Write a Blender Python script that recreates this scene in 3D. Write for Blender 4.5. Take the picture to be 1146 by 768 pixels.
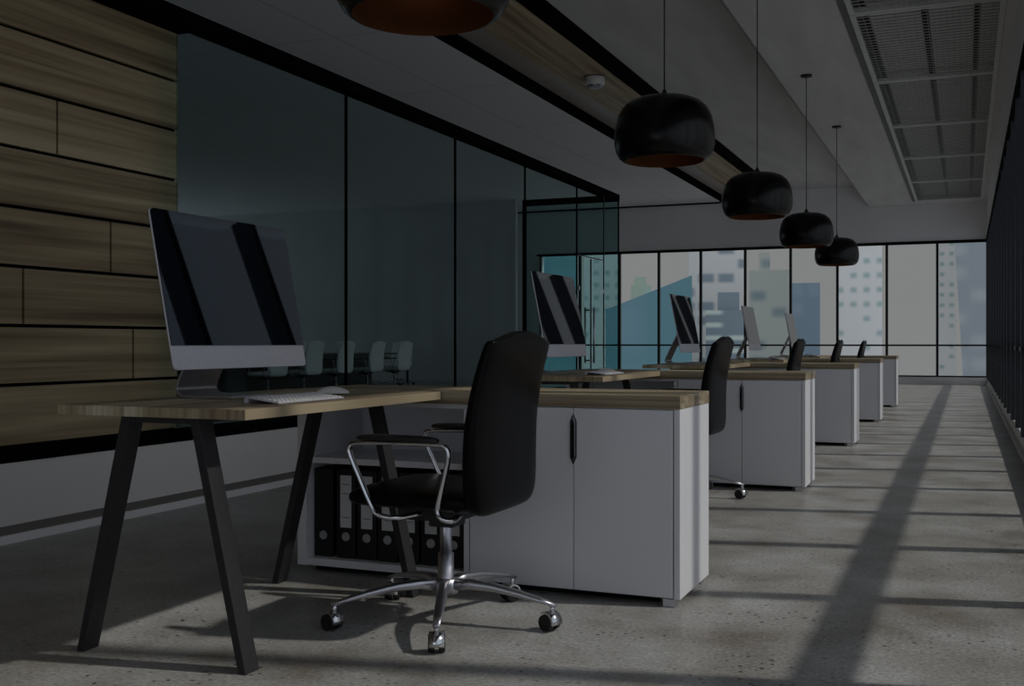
import bpy, bmesh, math, random
from mathutils import Vector, Matrix

random.seed(7)
for o in list(bpy.data.objects):
    bpy.data.objects.remove(o)
S = bpy.context.scene
C = S.collection
PI = math.pi

# ------------------------------------------------------------------ camera
FPX = 1208.0
cam_d = bpy.data.cameras.new('camera')
cam_d.sensor_fit = 'HORIZONTAL'
cam_d.sensor_width = 36.0
cam_d.lens = FPX / 1146.0 * 36.0
cam_d.clip_start = 0.05
cam_d.clip_end = 600
cam = bpy.data.objects.new('camera', cam_d)
C.objects.link(cam)
YAW = math.atan(508.0 / FPX)
cam.location = (0, 0, 0.9375)
cam.rotation_euler = (PI / 2, 0, YAW)
S.camera = cam

# ------------------------------------------------------------------ view, world, sun
S.view_settings.view_transform = 'Standard'
S.view_settings.look = 'None'
S.view_settings.gamma = 1.0
S.view_settings.use_curve_mapping = False
S.view_settings.exposure = 0.0
S.cycles.max_bounces = 10
S.cycles.diffuse_bounces = 6
S.cycles.glossy_bounces = 4
S.cycles.transparent_max_bounces = 24
S.cycles.transmission_bounces = 6
S.cycles.sample_clamp_indirect = 2.0
S.cycles.caustics_reflective = False
S.cycles.caustics_refractive = False

world = bpy.data.worlds.new('sky_with_rear_fill')
S.world = world
world.use_nodes = True
wn = world.node_tree.nodes
wl = world.node_tree.links
for n in list(wn):
    wn.remove(n)
w_out = wn.new('ShaderNodeOutputWorld')
w_bg = wn.new('ShaderNodeBackground')
w_tc = wn.new('ShaderNodeTexCoord')
w_dot = wn.new('ShaderNodeVectorMath')
w_dot.operation = 'DOT_PRODUCT'
w_dot.inputs[1].default_value = Vector((0.10, -1.0, 0.25)).normalized()
w_ramp = wn.new('ShaderNodeValToRGB')
w_ramp.color_ramp.interpolation = 'EASE'
w_ramp.color_ramp.elements[0].position = 0.0
w_ramp.color_ramp.elements[0].color = (0.222, 0.224, 0.224, 1)
w_ramp.color_ramp.elements[1].position = 1.0
w_ramp.color_ramp.elements[1].color = (0.55, 0.595, 0.675, 1)  # sky behind the view is raised above the visible part as added fill
wl.new(w_tc.outputs['Generated'], w_dot.inputs[0])
w_map = wn.new('ShaderNodeMapRange')
w_map.inputs['From Min'].default_value = -0.72
w_map.inputs['From Max'].default_value = 0.75
wl.new(w_dot.outputs['Value'], w_map.inputs['Value'])
wl.new(w_map.outputs[0], w_ramp.inputs['Fac'])
# below the horizon lies the duller ground of the city
w_sep = wn.new('ShaderNodeSeparateXYZ')
wl.new(w_tc.outputs['Generated'], w_sep.inputs[0])
w_gnd = wn.new('ShaderNodeMapRange')
w_gnd.interpolation_type = 'SMOOTHSTEP'
w_gnd.inputs['From Min'].default_value = -0.32
w_gnd.inputs['From Max'].default_value = -0.05
w_gnd.inputs['To Min'].default_value = 0.86
w_gnd.inputs['To Max'].default_value = 1.0
wl.new(w_sep.outputs['Z'], w_gnd.inputs['Value'])
wl.new(w_gnd.outputs[0], w_bg.inputs['Strength'])
wl.new(w_ramp.outputs['Color'], w_bg.inputs['Color'])
wl.new(w_bg.outputs[0], w_out.inputs[0])

sun_d = bpy.data.lights.new('sun', 'SUN')
sun_d.energy = 1.62
sun_d.color = (1.0, 0.965, 0.90)
sun_d.angle = math.radians(1.9)
sun = bpy.data.objects.new('sun', sun_d)
C.objects.link(sun)
sun.location = (8, 2, 9)
sun.rotation_euler = Vector((-1.0, -0.24, -1.0)).to_track_quat('-Z', 'Y').to_euler()


# ------------------------------------------------------------------ materials
def mat(name, color=(0.5, 0.5, 0.5), rough=0.5, metal=0.0, spec=0.5):
    m = bpy.data.materials.new(name)
    m.use_nodes = True
    b = m.node_tree.nodes['Principled BSDF']
    b.inputs['Base Color'].default_value = (*color, 1)
    b.inputs['Roughness'].default_value = rough
    b.inputs['Metallic'].default_value = metal
    b.inputs['Specular IOR Level'].default_value = spec
    return m


def nodes_of(m):
    return m.node_tree.nodes, m.node_tree.links, m.node_tree.nodes['Principled BSDF']


def add_ramp(n, stops):
    r = n.new('ShaderNodeValToRGB')
    e = r.color_ramp.elements
    while len(e) < len(stops):
        e.new(0.5)
    for k, (p, c) in enumerate(stops):
        e[k].position = p
        e[k].color = (*c, 1)
    return r


def mottled(name, c0, c1, scale=6.0, rough=0.6, spec=0.3, detail=4.0, stretch=(1, 1, 1), bump=0.0, metal=0.0):
    m = mat(name, c0, rough, metal, spec)
    n, l, b = nodes_of(m)
    tc = n.new('ShaderNodeTexCoord')
    mp = n.new('ShaderNodeMapping')
    mp.inputs['Scale'].default_value = stretch
    nz = n.new('ShaderNodeTexNoise')
    nz.inputs['Scale'].default_value = scale
    nz.inputs['Detail'].default_value = detail
    r = add_ramp(n, [(0.3, c0), (0.7, c1)])
    l.new(tc.outputs['Object'], mp.inputs['Vector'])
    l.new(mp.outputs[0], nz.inputs['Vector'])
    l.new(nz.outputs['Fac'], r.inputs['Fac'])
    l.new(r.outputs['Color'], b.inputs['Base Color'])
    if bump:
        bp = n.new('ShaderNodeBump')
        bp.inputs['Strength'].default_value = bump
        bp.inputs['Distance'].default_value = 0.005
        l.new(nz.outputs['Fac'], bp.inputs['Height'])
        l.new(bp.outputs[0], b.inputs['Normal'])
    return m


def wood(name, dark, mid, light, stretch, fine, rough=0.5, spec=0.3):
    """broad soft bands plus a finer streak, both drawn out along the grain"""
    m = mat(name, mid, rough, 0, spec)
    n, l, b = nodes_of(m)
    tc = n.new('ShaderNodeTexCoord')
    a = n.new('ShaderNodeMapping')
    a.inputs['Scale'].default_value = stretch
    f = n.new('ShaderNodeMapping')
    f.inputs['Scale'].default_value = fine
    n1 = n.new('ShaderNodeTexNoise')
    n1.inputs['Scale'].default_value = 1.0
    n1.inputs['Detail'].default_value = 2.0
    n1.inputs['Distortion'].default_value = 0.3
    n2 = n.new('ShaderNodeTexNoise')
    n2.inputs['Scale'].default_value = 1.0
    n2.inputs['Detail'].default_value = 4.0
    mx = n.new('ShaderNodeMath')
    mx.operation = 'MULTIPLY_ADD'
    mx.inputs[1].default_value = 0.35
    sc = n.new('ShaderNodeMath')
    sc.operation = 'MULTIPLY'
    sc.inputs[1].default_value = 0.65
    r = add_ramp(n, [(0.33, dark), (0.5, mid), (0.66, light)])
    l.new(tc.outputs['Object'], a.inputs['Vector'])
    l.new(tc.outputs['Object'], f.inputs['Vector'])
    l.new(a.outputs[0], n1.inputs['Vector'])
    l.new(f.outputs[0], n2.inputs['Vector'])
    l.new(n1.outputs['Fac'], sc.inputs[0])
    l.new(n2.outputs['Fac'], mx.inputs[0])
    l.new(sc.outputs[0], mx.inputs[2])
    l.new(mx.outputs[0], r.inputs['Fac'])
    l.new(r.outputs['Color'], b.inputs['Base Color'])
    return m


def glass(name, tint, gloss, ior=1.45):
    m = bpy.data.materials.new(name)
    m.use_nodes = True
    n, l = m.node_tree.nodes, m.node_tree.links
    for x in list(n):
        n.remove(x)
    out = n.new('ShaderNodeOutputMaterial')
    tr = n.new('ShaderNodeBsdfTransparent')
    tr.inputs['Color'].default_value = (*tint, 1)
    gl = n.new('ShaderNodeBsdfGlossy')
    gl.inputs['Roughness'].default_value = 0.01
    gl.inputs['Color'].default_value = (0.9, 0.97, 1.0, 1)
    fr = n.new('ShaderNodeFresnel')
    fr.inputs['IOR'].default_value = ior
    mu = n.new('ShaderNodeMath')
    mu.operation = 'MULTIPLY'
    mu.inputs[1].default_value = gloss
    mx = n.new('ShaderNodeMixShader')
    l.new(fr.outputs[0], mu.inputs[0])
    l.new(mu.outputs[0], mx.inputs['Fac'])
    l.new(tr.outputs[0], mx.inputs[1])
    l.new(gl.outputs[0], mx.inputs[2])
    l.new(mx.outputs[0], out.inputs['Surface'])
    return m


def facade(name, wall, win, cell, size, seed=0.0, density=0.5, soft=0.12, rough=0.4, axis='X'):
    """facade cells: soft-edged window patches, some of the cells blank"""
    m = mat(name, wall, rough, 0, 0.3)
    n, l, b = nodes_of(m)
    tc = n.new('ShaderNodeTexCoord')
    sp = n.new('ShaderNodeSeparateXYZ')
    l.new(tc.outputs['Object'], sp.inputs[0])

    def M(op, a, c=None, d=None):
        x = n.new('ShaderNodeMath')
        x.operation = op
        for k, v in enumerate((a, c, d)):
            if v is None:
                continue
            if isinstance(v, (int, float)):
                x.inputs[k].default_value = v
            else:
                l.new(v, x.inputs[k])
        return x.outputs[0]
    ux = M('DIVIDE', M('ADD', sp.outputs['X'], sp.outputs['Y']), cell[0])
    uz = M('DIVIDE', sp.outputs['Z'], cell[1])
    fx = M('ABSOLUTE', M('SUBTRACT', M('FRACT', ux), 0.5))
    fz = M('ABSOLUTE', M('SUBTRACT', M('FRACT', uz), 0.5))

    def edge(v, half):
        mr = n.new('ShaderNodeMapRange')
        mr.interpolation_type = 'SMOOTHSTEP'
        mr.inputs['From Min'].default_value = half - soft
        mr.inputs['From Max'].default_value = half + soft
        mr.inputs['To Min'].default_value = 1
        mr.inputs['To Max'].default_value = 0
        l.new(v, mr.inputs['Value'])
        return mr.outputs[0]
    inside = M('MULTIPLY', edge(fx, size[0]), edge(fz, size[1]))
    cb = n.new('ShaderNodeCombineXYZ')
    l.new(M('FLOOR', ux), cb.inputs[0])
    l.new(M('FLOOR', uz), cb.inputs[1])
    cb.inputs[2].default_value = seed
    wnz = n.new('ShaderNodeTexWhiteNoise')
    wnz.noise_dimensions = '3D'
    l.new(cb.outputs[0], wnz.inputs['Vector'])
    on = M('LESS_THAN', wnz.outputs['Value'], density)
    fac = M('MULTIPLY', inside, on)
    mix = n.new('ShaderNodeMix')
    mix.data_type = 'RGBA'
    mix.inputs['A'].default_value = (*wall, 1)
    mix.inputs['B'].default_value = (*win, 1)
    l.new(fac, mix.inputs['Factor'])
    l.new(mix.outputs['Result'], b.inputs['Base Color'])
    return m


M_ = {}
M_['white_lam'] = mottled('white_laminate', (0.74, 0.74, 0.77), (0.78, 0.78, 0.81), 2.0, 0.32, 0.35)
M_['white_in'] = mat('white_laminate_inside', (0.70, 0.70, 0.73), 0.4)
M_['black_metal'] = mottled('black_powder_coat', (0.030, 0.029, 0.031), (0.038, 0.037, 0.040), 60, 0.5, 0.15)
M_['black_gap'] = mat('black_recess', (0.004, 0.004, 0.004), 0.8, 0, 0.1)
M_['black_trim'] = mottled('black_painted_trim', (0.002, 0.002, 0.0025), (0.004, 0.004, 0.0045), 8, 0.9, 0.02)
M_['mullion'] = mottled('dark_window_metal', (0.010, 0.011, 0.014), (0.016, 0.018, 0.022), 12, 0.45, 0.3)
M_['chrome'] = mottled('polished_chrome', (0.62, 0.63, 0.66), (0.72, 0.73, 0.75), 30, 0.16, 0.5, metal=1.0)
M_['dark_chrome'] = mottled('smoked_chrome', (0.07, 0.07, 0.075), (0.10, 0.10, 0.105), 30, 0.2, 0.3, metal=1.0)
M_['steel'] = mottled('satin_aluminium', (0.50, 0.50, 0.54), (0.56, 0.56, 0.60), 40, 0.32, 0.5, metal=1.0)
M_['alu'] = mottled('brushed_aluminium', (0.60, 0.60, 0.67), (0.66, 0.66, 0.72), 80, 0.42, 0.4, metal=0.35)
M_['black_glass'] = mat('black_glossy_screen', (0.001, 0.001, 0.0015), 0.02, 0, 1.0)
M_['black_glass'].node_tree.nodes['Principled BSDF'].inputs['Specular Tint'].default_value = (0.50, 0.70, 1.0, 1)
M_['stand_metal'] = mottled('bent_aluminium', (0.40, 0.40, 0.44), (0.46, 0.46, 0.50), 60, 0.33, 0.5, metal=0.9)
M_['leather'] = mottled('black_leather', (0.003, 0.003, 0.0035), (0.005, 0.005, 0.0055), 90, 0.31, 0.085, bump=0.04)
M_['white_leather'] = mottled('white_leather', (0.84, 0.86, 0.86), (0.88, 0.90, 0.90), 60, 0.45, 0.4, bump=0.05)
M_['rubber'] = mat('black_rubber', (0.006, 0.006, 0.006), 0.5)
M_['plastic_white'] = mat('white_plastic', (0.74, 0.73, 0.71), 0.4)
M_['key_white'] = mat('white_keycaps', (0.66, 0.66, 0.66), 0.5)
M_['key_bed'] = mat('grey_key_bed', (0.33, 0.33, 0.34), 0.5)
M_['shade_black'] = mottled('gloss_black_enamel', (0.002, 0.002, 0.002), (0.003, 0.003, 0.003), 5, 0.24, 0.26)
M_['copper'] = mottled('copper_lining', (0.20, 0.088, 0.038), (0.25, 0.11, 0.048), 6, 0.4, 0.4, metal=0.5)
M_['binder'] = mottled('black_binder_board', (0.006, 0.006, 0.006), (0.011, 0.011, 0.011), 120, 0.5, 0.3)
M_['paper'] = mat('white_label_paper', (0.62, 0.62, 0.63), 0.7)
M_['ink'] = mat('label_ink', (0.03, 0.03, 0.03), 0.7)
M_['ring'] = mat('binder_ring_metal', (0.42, 0.42, 0.44), 0.35, 0.5)
M_['bulb'] = mat('warm_bulb', (0.9, 0.7, 0.5), 0.3)
b_ = M_['bulb'].node_tree.nodes['Principled BSDF']
b_.inputs['Emission Color'].default_value = (1.0, 0.55, 0.25, 1)
b_.inputs['Emission Strength'].default_value = 0.06
M_['glass_teal'] = glass('teal_partition_glass', (0.765, 0.855, 0.855), 0.012)
M_['glass_clear'] = glass('clear_window_glass', (0.985, 0.99, 0.99), 0.10)
M_['glass_edge'] = mat('dark_glass_joint', (0.02, 0.035, 0.04), 0.3)
M_['dark_table'] = mottled('dark_table_veneer', (0.010, 0.012, 0.014), (0.018, 0.02, 0.022), 8, 0.4, 0.3)
M_['wire'] = mottled('grey_painted_wire', (0.38, 0.38, 0.37), (0.44, 0.44, 0.43), 10, 0.5, 0.3)
M_['panel_grey'] = mottled('grey_painted_steel', (0.60, 0.60, 0.59), (0.66, 0.66, 0.65), 4, 0.6, 0.3)
M_['soffit_edge'] = mottled('dark_grey_edge', (0.12, 0.12, 0.12), (0.15, 0.15, 0.15), 4, 0.6, 0.3)
M_['plate'] = mottled('pale_grey_plate', (0.60, 0.60, 0.59), (0.66, 0.65, 0.64), 3, 0.6, 0.3)

M_['wood_wall'] = wood('olive_wood_planks', (0.14, 0.095, 0.053), (0.33, 0.255, 0.15), (0.49, 0.40, 0.25),
                       (2, 0.32, 9.0), (5, 0.9, 46), 0.45, 0.3)
M_['wood_desk'] = wood('oak_desktop_lengthwise', (0.17, 0.12, 0.08), (0.36, 0.295, 0.19), (0.60, 0.56, 0.42),
                       (11, 0.5, 0.6), (70, 1.3, 1.0), 0.45, 0.35)
M_['wood_cab'] = wood('oak_cabinet_top', (0.12, 0.085, 0.052), (0.26, 0.205, 0.13), (0.50, 0.445, 0.32),
                      (0.5, 9, 30), (1.2, 70, 95), 0.45, 0.35)
M_['wood_ceiling'] = wood('ceiling_wood_strip', (0.20, 0.13, 0.07), (0.45, 0.345, 0.205), (0.62, 0.51, 0.33),
                          (8, 0.25, 2), (30, 0.6, 2), 0.5, 0.3)
M_['strip_grey'] = mottled('taupe_ceiling_board', (0.42, 0.37, 0.34), (0.48, 0.43, 0.395), 2, 0.45, 0.4)
M_['plaster'] = mottled('white_plaster', (0.80, 0.79, 0.80), (0.85, 0.84, 0.85), 1.2, 0.8, 0.15)
M_['meeting_wall'] = mottled('grey_meeting_wall_paint', (0.50, 0.51, 0.50), (0.55, 0.56, 0.55), 1.2, 0.8, 0.15)
M_['low_wall'] = mottled('pale_grey_wall_paint', (0.76, 0.75, 0.73), (0.80, 0.79, 0.77), 1.5, 0.7, 0.2)
M_['baseboard'] = mat('white_baseboard_paint', (0.86, 0.86, 0.86), 0.5)
M_['band_grey'] = mat('taupe_reveal', (0.17, 0.155, 0.14), 0.7)
M_['concrete_ceiling'] = mottled('plastered_concrete', (0.56, 0.55, 0.55), (0.66, 0.65, 0.645), 1.6, 0.85, 0.1,
                                 8.0, (2.2, 0.35, 1))

# the pale ceiling with its hairline board joints
m = mat('white_ceiling_board', (0.66, 0.66, 0.67), 0.8, 0, 0.15)
n, l, b = nodes_of(m)
tc = n.new('ShaderNodeTexCoord')
mp = n.new('ShaderNodeMapping')
mp.inputs['Location'].default_value = (6.53, -10.40, 0)
br = n.new('ShaderNodeTexBrick')
br.offset = 0.0
br.inputs['Scale'].default_value = 1.0
br.inputs['Brick Width'].default_value = 2.74
br.inputs['Row Height'].default_value = 2.74
br.inputs['Mortar Size'].default_value = 0.012
br.inputs['Mortar Smooth'].default_value = 0.2
br.inputs['Color1'].default_value = (0.86, 0.86, 0.87, 1)
br.inputs['Color2'].default_value = (0.88, 0.88, 0.89, 1)
br.inputs['Mortar'].default_value = (0.66, 0.66, 0.67, 1)
l.new(tc.outputs['Object'], mp.inputs['Vector'])
l.new(mp.outputs[0], br.inputs['Vector'])
l.new(br.outputs['Color'], b.inputs['Base Color'])
M_['ceiling_board'] = m

# ground concrete with dark pits and soft clouds
m = mat('polished_concrete_floor', (0.3, 0.3, 0.3), 0.42, 0, 0.35)
n, l, b = nodes_of(m)
tc = n.new('ShaderNodeTexCoord')
nz = n.new('ShaderNodeTexNoise')
nz.inputs['Scale'].default_value = 2.1
nz.inputs['Detail'].default_value = 8
nz.inputs['Roughness'].default_value = 0.62
r1 = add_ramp(n, [(0.32, (0.215, 0.195, 0.165)), (0.5, (0.335, 0.328, 0.312)), (0.68, (0.455, 0.455, 0.45))])
n2 = n.new('ShaderNodeTexNoise')
n2.inputs['Scale'].default_value = 70
n2.inputs['Detail'].default_value = 6
n2.inputs['Roughness'].default_value = 0.7
r2 = add_ramp(n, [(0.30, (0.28, 0.27, 0.26)), (0.43, (0.85, 0.85, 0.85)), (0.57, (1.08, 1.08, 1.08)), (0.72, (1.6, 1.6, 1.58))])
vo = n.new('ShaderNodeTexVoronoi')
vo.inputs['Scale'].default_value = 24
vo.inputs['Randomness'].default_value = 1.0
r3 = add_ramp(n, [(0.10, (0.08, 0.07, 0.055)), (0.20, (1, 1, 1))])
n3 = n.new('ShaderNodeTexNoise')
n3.inputs['Scale'].default_value = 2.6
n3.inputs['Detail'].default_value = 3
r4 = add_ramp(n, [(0.42, (0, 0, 0)), (0.58, (1, 1, 1))])
mxp = n.new('ShaderNodeMix')
mxp.data_type = 'RGBA'
mxp.inputs['A'].default_value = (1, 1, 1, 1)
m1 = n.new('ShaderNodeMix')
m1.data_type = 'RGBA'
m1.blend_type = 'MULTIPLY'
m1.inputs['Factor'].default_value = 1
m2 = n.new('ShaderNodeMix')
m2.data_type = 'RGBA'
m2.blend_type = 'MULTIPLY'
m2.inputs['Factor'].default_value = 1
for x in (nz, n2, vo, n3):
    l.new(tc.outputs['Object'], x.inputs['Vector'])
l.new(nz.outputs['Fac'], r1.inputs['Fac'])
l.new(n2.outputs['Fac'], r2.inputs['Fac'])
l.new(vo.outputs['Distance'], r3.inputs['Fac'])
l.new(n3.outputs['Fac'], r4.inputs['Fac'])
l.new(r4.outputs['Color'], mxp.inputs['Factor'])
l.new(r3.outputs['Color'], mxp.inputs['B'])
l.new(r1.outputs['Color'], m1.inputs['A'])
l.new(r2.outputs['Color'], m1.inputs['B'])
l.new(m1.outputs['Result'], m2.inputs['A'])
l.new(mxp.outputs['Result'], m2.inputs['B'])
l.new(m2.outputs['Result'], b.inputs['Base Color'])
rr = n.new('ShaderNodeMapRange')
rr.inputs['To Min'].default_value = 0.27
rr.inputs['To Max'].default_value = 0.46
l.new(nz.outputs['Fac'], rr.inputs['Value'])
l.new(rr.outputs[0], b.inputs['Roughness'])
bp = n.new('ShaderNodeBump')
bp.inputs['Strength'].default_value = 0.12
bp.inputs['Distance'].default_value = 0.004
l.new(n2.outputs['Fac'], bp.inputs['Height'])
l.new(bp.outputs[0], b.inputs['Normal'])
M_['floor'] = m


# ------------------------------------------------------------------ mesh helpers
def box(bm, x0, x1, y0, y1, z0, z1, bevel=0.0):
    t = bmesh.new()
    vs = [t.verts.new((x, y, z)) for x in (x0, x1) for y in (y0, y1) for z in (z0, z1)]
    for f in ((0, 1, 3, 2), (4, 6, 7, 5), (0, 4, 5, 1), (2, 3, 7, 6), (0, 2, 6, 4), (1, 5, 7, 3)):
        t.faces.new([vs[i] for i in f])
    if bevel:
        bmesh.ops.bevel(t, geom=list(t.edges), offset=bevel, segments=2, affect='EDGES', profile=0.6)
    join(bm, t)


def join(bm, t):
    mp = {}
    for v in t.verts:
        mp[v] = bm.verts.new(v.co)
    for f in t.faces:
        nf = bm.faces.new([mp[v] for v in f.verts])
        nf.smooth = f.smooth
    t.free()


def ring(bm, pts):
    return [bm.verts.new(p) for p in pts]


def bridge(bm, a, b, smooth=True):
    k = len(a)
    for i in range(k):
        f = bm.faces.new((a[i], a[(i + 1) % k], b[(i + 1) % k], b[i]))
        f.smooth = smooth


def loft(bm, loops, caps=True, smooth=True):
    rs = [ring(bm, p) for p in loops]
    for a, b in zip(rs, rs[1:]):
        bridge(bm, a, b, smooth)
    if caps:
        f = bm.faces.new(list(reversed(rs[0])))
        f.smooth = smooth
        f = bm.faces.new(rs[-1])
        f.smooth = smooth
    return rs


def sweep(bm, path, rx, rz, seg=10, power=2.0, caps=True, up=Vector((0, 0, 1))):
    """a section rx wide and rz high (numbers or lists) along the points of path"""
    path = [Vector(p) for p in path]
    loops = []
    k = len(path)
    for i, p in enumerate(path):
        t = (path[min(i + 1, k - 1)] - path[max(i - 1, 0)]).normalized()
        u = up if abs(t.dot(up)) < 0.97 else Vector((1, 0, 0))
        s = t.cross(u).normalized()
        w = s.cross(t).normalized()
        a = rx[i] if isinstance(rx, (list, tuple)) else rx
        c = rz[i] if isinstance(rz, (list, tuple)) else rz
        lp = []
        for j in range(seg):
            an = 2 * PI * j / seg
            ca, sa = math.cos(an), math.sin(an)
            e = 2.0 / power
            lp.append(p + s * a * math.copysign(abs(ca) ** e, ca) + w * c * math.copysign(abs(sa) ** e, sa))
        loops.append(lp)
    loft(bm, loops, caps)


def smooth_path(pts, n=5):
    """catmull-rom through the points"""
    P = [Vector(p) for p in pts]
    P = [P[0] * 2 - P[1]] + P + [P[-1] * 2 - P[-2]]
    out = []
    for i in range(1, len(P) - 2):
        for k in range(n):
            t = k / n
            a, b, c, d = P[i - 1], P[i], P[i + 1], P[i + 2]
            out.append(0.5 * ((2 * b) + (c - a) * t + (2 * a - 5 * b + 4 * c - d) * t * t + (3 * b - a - 3 * c + d) * t ** 3))
    out.append(P[-2])
    return out


def lathe(bm, prof, seg=32, cx=0, cy=0, caps=False, smooth=True):
    loops = [[(cx + r * math.cos(2 * PI * j / seg), cy + r * math.sin(2 * PI * j / seg), z) for j in range(seg)] for r, z in prof]
    loft(bm, loops, caps, smooth)


def cyl(bm, p0, p1, r0, r1=None, seg=16):
    p0, p1 = Vector(p0), Vector(p1)
    r1 = r0 if r1 is None else r1
    t = (p1 - p0).normalized()
    u = Vector((0, 0, 1)) if abs(t.z) < 0.9 else Vector((1, 0, 0))
    s = t.cross(u).normalized()
    w = s.cross(t)
    loops = [[p + s * r * math.cos(2 * PI * j / seg) + w * r * math.sin(2 * PI * j / seg) for j in range(seg)] for p, r in ((p0, r0), (p1, r1))]
    rs = [ring(bm, q) for q in loops]
    bridge(bm, rs[0], rs[1])
    bm.faces.new(list(reversed(rs[0])))
    bm.faces.new(rs[1])


def prism(bm, poly, axis, a, b):
    """poly of 2d points extruded from a to b along axis: 'X' uses (y,z), 'Y' uses (x,z), 'Z' uses (x,y)"""
    def P(q, v):
        return {'X': (v, q[0], q[1]), 'Y': (q[0], v, q[1]), 'Z': (q[0], q[1], v)}[axis]
    r0 = ring(bm, [P(q, a) for q in poly])
    r1 = ring(bm, [P(q, b) for q in poly])
    bridge(bm, r0, r1, False)
    bm.faces.new(list(reversed(r0)))
    bm.faces.new(r1)


def obj(name, bm, material, parent=None, loc=None, subsurf=0, bevel=0.0):
    bmesh.ops.recalc_face_normals(bm, faces=list(bm.faces))
    me = bpy.data.meshes.new(name)
    bm.to_mesh(me)
    bm.free()
    me.materials.append(material)
    o = bpy.data.objects.new(name, me)
    C.objects.link(o)
    if parent is not None:
        o.parent = parent
    if loc is not None:
        o.location = loc
    if bevel:
        md = o.modifiers.new('edge', 'BEVEL')
        md.width = bevel
        md.segments = 2
        md.limit_method = 'ANGLE'
    if subsurf:
        md = o.modifiers.new('round', 'SUBSURF')
        md.levels = subsurf
        md.render_levels = subsurf
    return o


def B(*boxes, bevel=0.0):
    bm = bmesh.new()
    for b in boxes:
        box(bm, *b, bevel=bevel)
    return bm


def struct(name, bm, material, parent=None, **k):
    o = obj(name, bm, material, parent, **k)
    o['kind'] = 'structure'
    return o


def tag(o, label, cat, group=None, kind=None):
    o['label'] = label
    o['category'] = cat
    if group:
        o['group'] = group
    if kind:
        o['kind'] = kind
    return o


def thing(name, label, cat, loc=(0, 0, 0), rotz=0.0, group=None):
    o = bpy.data.objects.new(name, None)
    o.empty_display_size = 0.1
    C.objects.link(o)
    o.location = loc
    o.rotation_euler = (0, 0, rotz)
    return tag(o, label, cat, group)


def dup(root, loc, rotz, label):
    r = root.copy()
    C.objects.link(r)
    r.location = loc
    r.rotation_euler = (0, 0, rotz)
    r['label'] = label
    for ch in list(root.children):
        c = ch.copy()
        C.objects.link(c)
        c.parent = r
        for g in ch.children:
            d = g.copy()
            C.objects.link(d)
            d.parent = c
    return r


# ------------------------------------------------------------------ the room shell
YF, YR = 26.18, -6.0           # far window wall, open rear
XW, XG, XL = 0.44, -4.124, -21.0  # right window wall, glass line, left wall
struct('floor', B((XL - 0.2, 0.95, YR, YF + 0.35, -0.2, 0)), M_['floor'])

# ceilings: pale boards at left, wood inlay, plastered concrete, lowered soffit at right
struct('ceiling', B((XL - 0.2, -5.49, YR, YF + 0.3, 4.37, 4.75)), M_['ceiling_board'])
struct('ceiling_concrete', B((-4.37, 0.95, YR, YF + 0.3, 4.571, 4.75)), M_['concrete_ceiling'])
struct('ceiling_recess_board', B((-5.48, -5.10, YR, YF + 0.3, 4.545, 4.75)), M_['strip_grey'])
struct('ceiling_wood_inlay', B((-5.10, -4.37, YR, YF + 0.3, 4.541, 4.75)), M_['wood_ceiling'])
struct('trim_1', B((-5.49, -5.472, YR, YF, 4.37, 4.545)), M_['black_trim'])
struct('trim_2', B((-4.37, -4.10, YR, YF, 4.545, 4.571)), M_['black_trim'])
bm = bmesh.new()
TX0, TX1 = -1.03, 0.345        # the slot of the mesh panels
prism(bm, [(-2.41, 4.571), (-2.05, 4.07), (TX0 - 0.06, 4.07), (TX0 - 0.06, 4.571)], 'Y', YR, YF)
box(bm, TX1, 0.95, YR, YF, 4.07, 4.571)
box(bm, TX0 - 0.06, TX1, 25.33, YF, 4.07, 4.571)
struct('ceiling_soffit', bm, M_['concrete_ceiling'])
struct('trim_3', B((TX0 - 0.06, TX0, YR, 25.33, 4.055, 4.571)), M_['soffit_edge'])

# far wall: solid part, wall over the windows, kerb
struct('wall_far', B((XL, -10.23, YF, YF + 0.3, 0, 4.37), (-10.23, 0.95, YF, YF + 0.3, 3.245, 4.571)), M_['plaster'])
struct('trim_4', B((-10.3, XW, YF - 0.03, YF + 0.2, 3.195, 3.245)), M_['black_trim'])
struct('trim_5', B((XL, -5.49, YF - 0.04, YF, 4.335, 4.37)), M_['black_trim'])
struct('baseboard_far', B((-10.23, XW, YF - 0.16, YF + 0.3, 0, 0.11), (-10.23, XW, YF - 0.06, YF + 0.3, 0.11, 0.165)), M_['panel_grey'])
# right wall: wall over the windows and the kerb
struct('wall_right', B((XW, XW + 0.03, YR, YF, 3.2, 4.07)), M_['plaster'])
struct('baseboard_right', B((XW, 0.95, YR, YF, 0, 0.165), (XW - 0.03, XW, YR, YF, 0.0, 0.05)), M_['panel_grey'])
struct('trim_9', B((XW - 0.035, XW, YR, YF - 0.03, 3.17, 3.235)), M_['black_trim'])
# rear wall: a solid side bay and a lintel, the unseen middle is left open to let in fill light
struct('wall_rear', B((XL, -10.5, YR - 0.3, YR, 0, 4.37), (-10.5, 0.95, YR - 0.3, YR, 2.95, 4.571)), M_['plaster'])
struct('wall_left', B((XL - 0.2, XL, YR, 15, 0, 4.37), (XL - 0.2, XL, 23, YF, 0, 4.37), (XL - 0.2, XL, 15, 23, 0, 0.5), (XL - 0.2, XL, 15, 23, 3.3, 4.37)), M_['plaster'])  # unseen opening added to bring daylight into the meeting room
# meeting room end wall
struct('wall_meeting', B((XL, -9.92, 23.8, 23.95, 0, 4.37)), M_['meeting_wall'])

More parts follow.
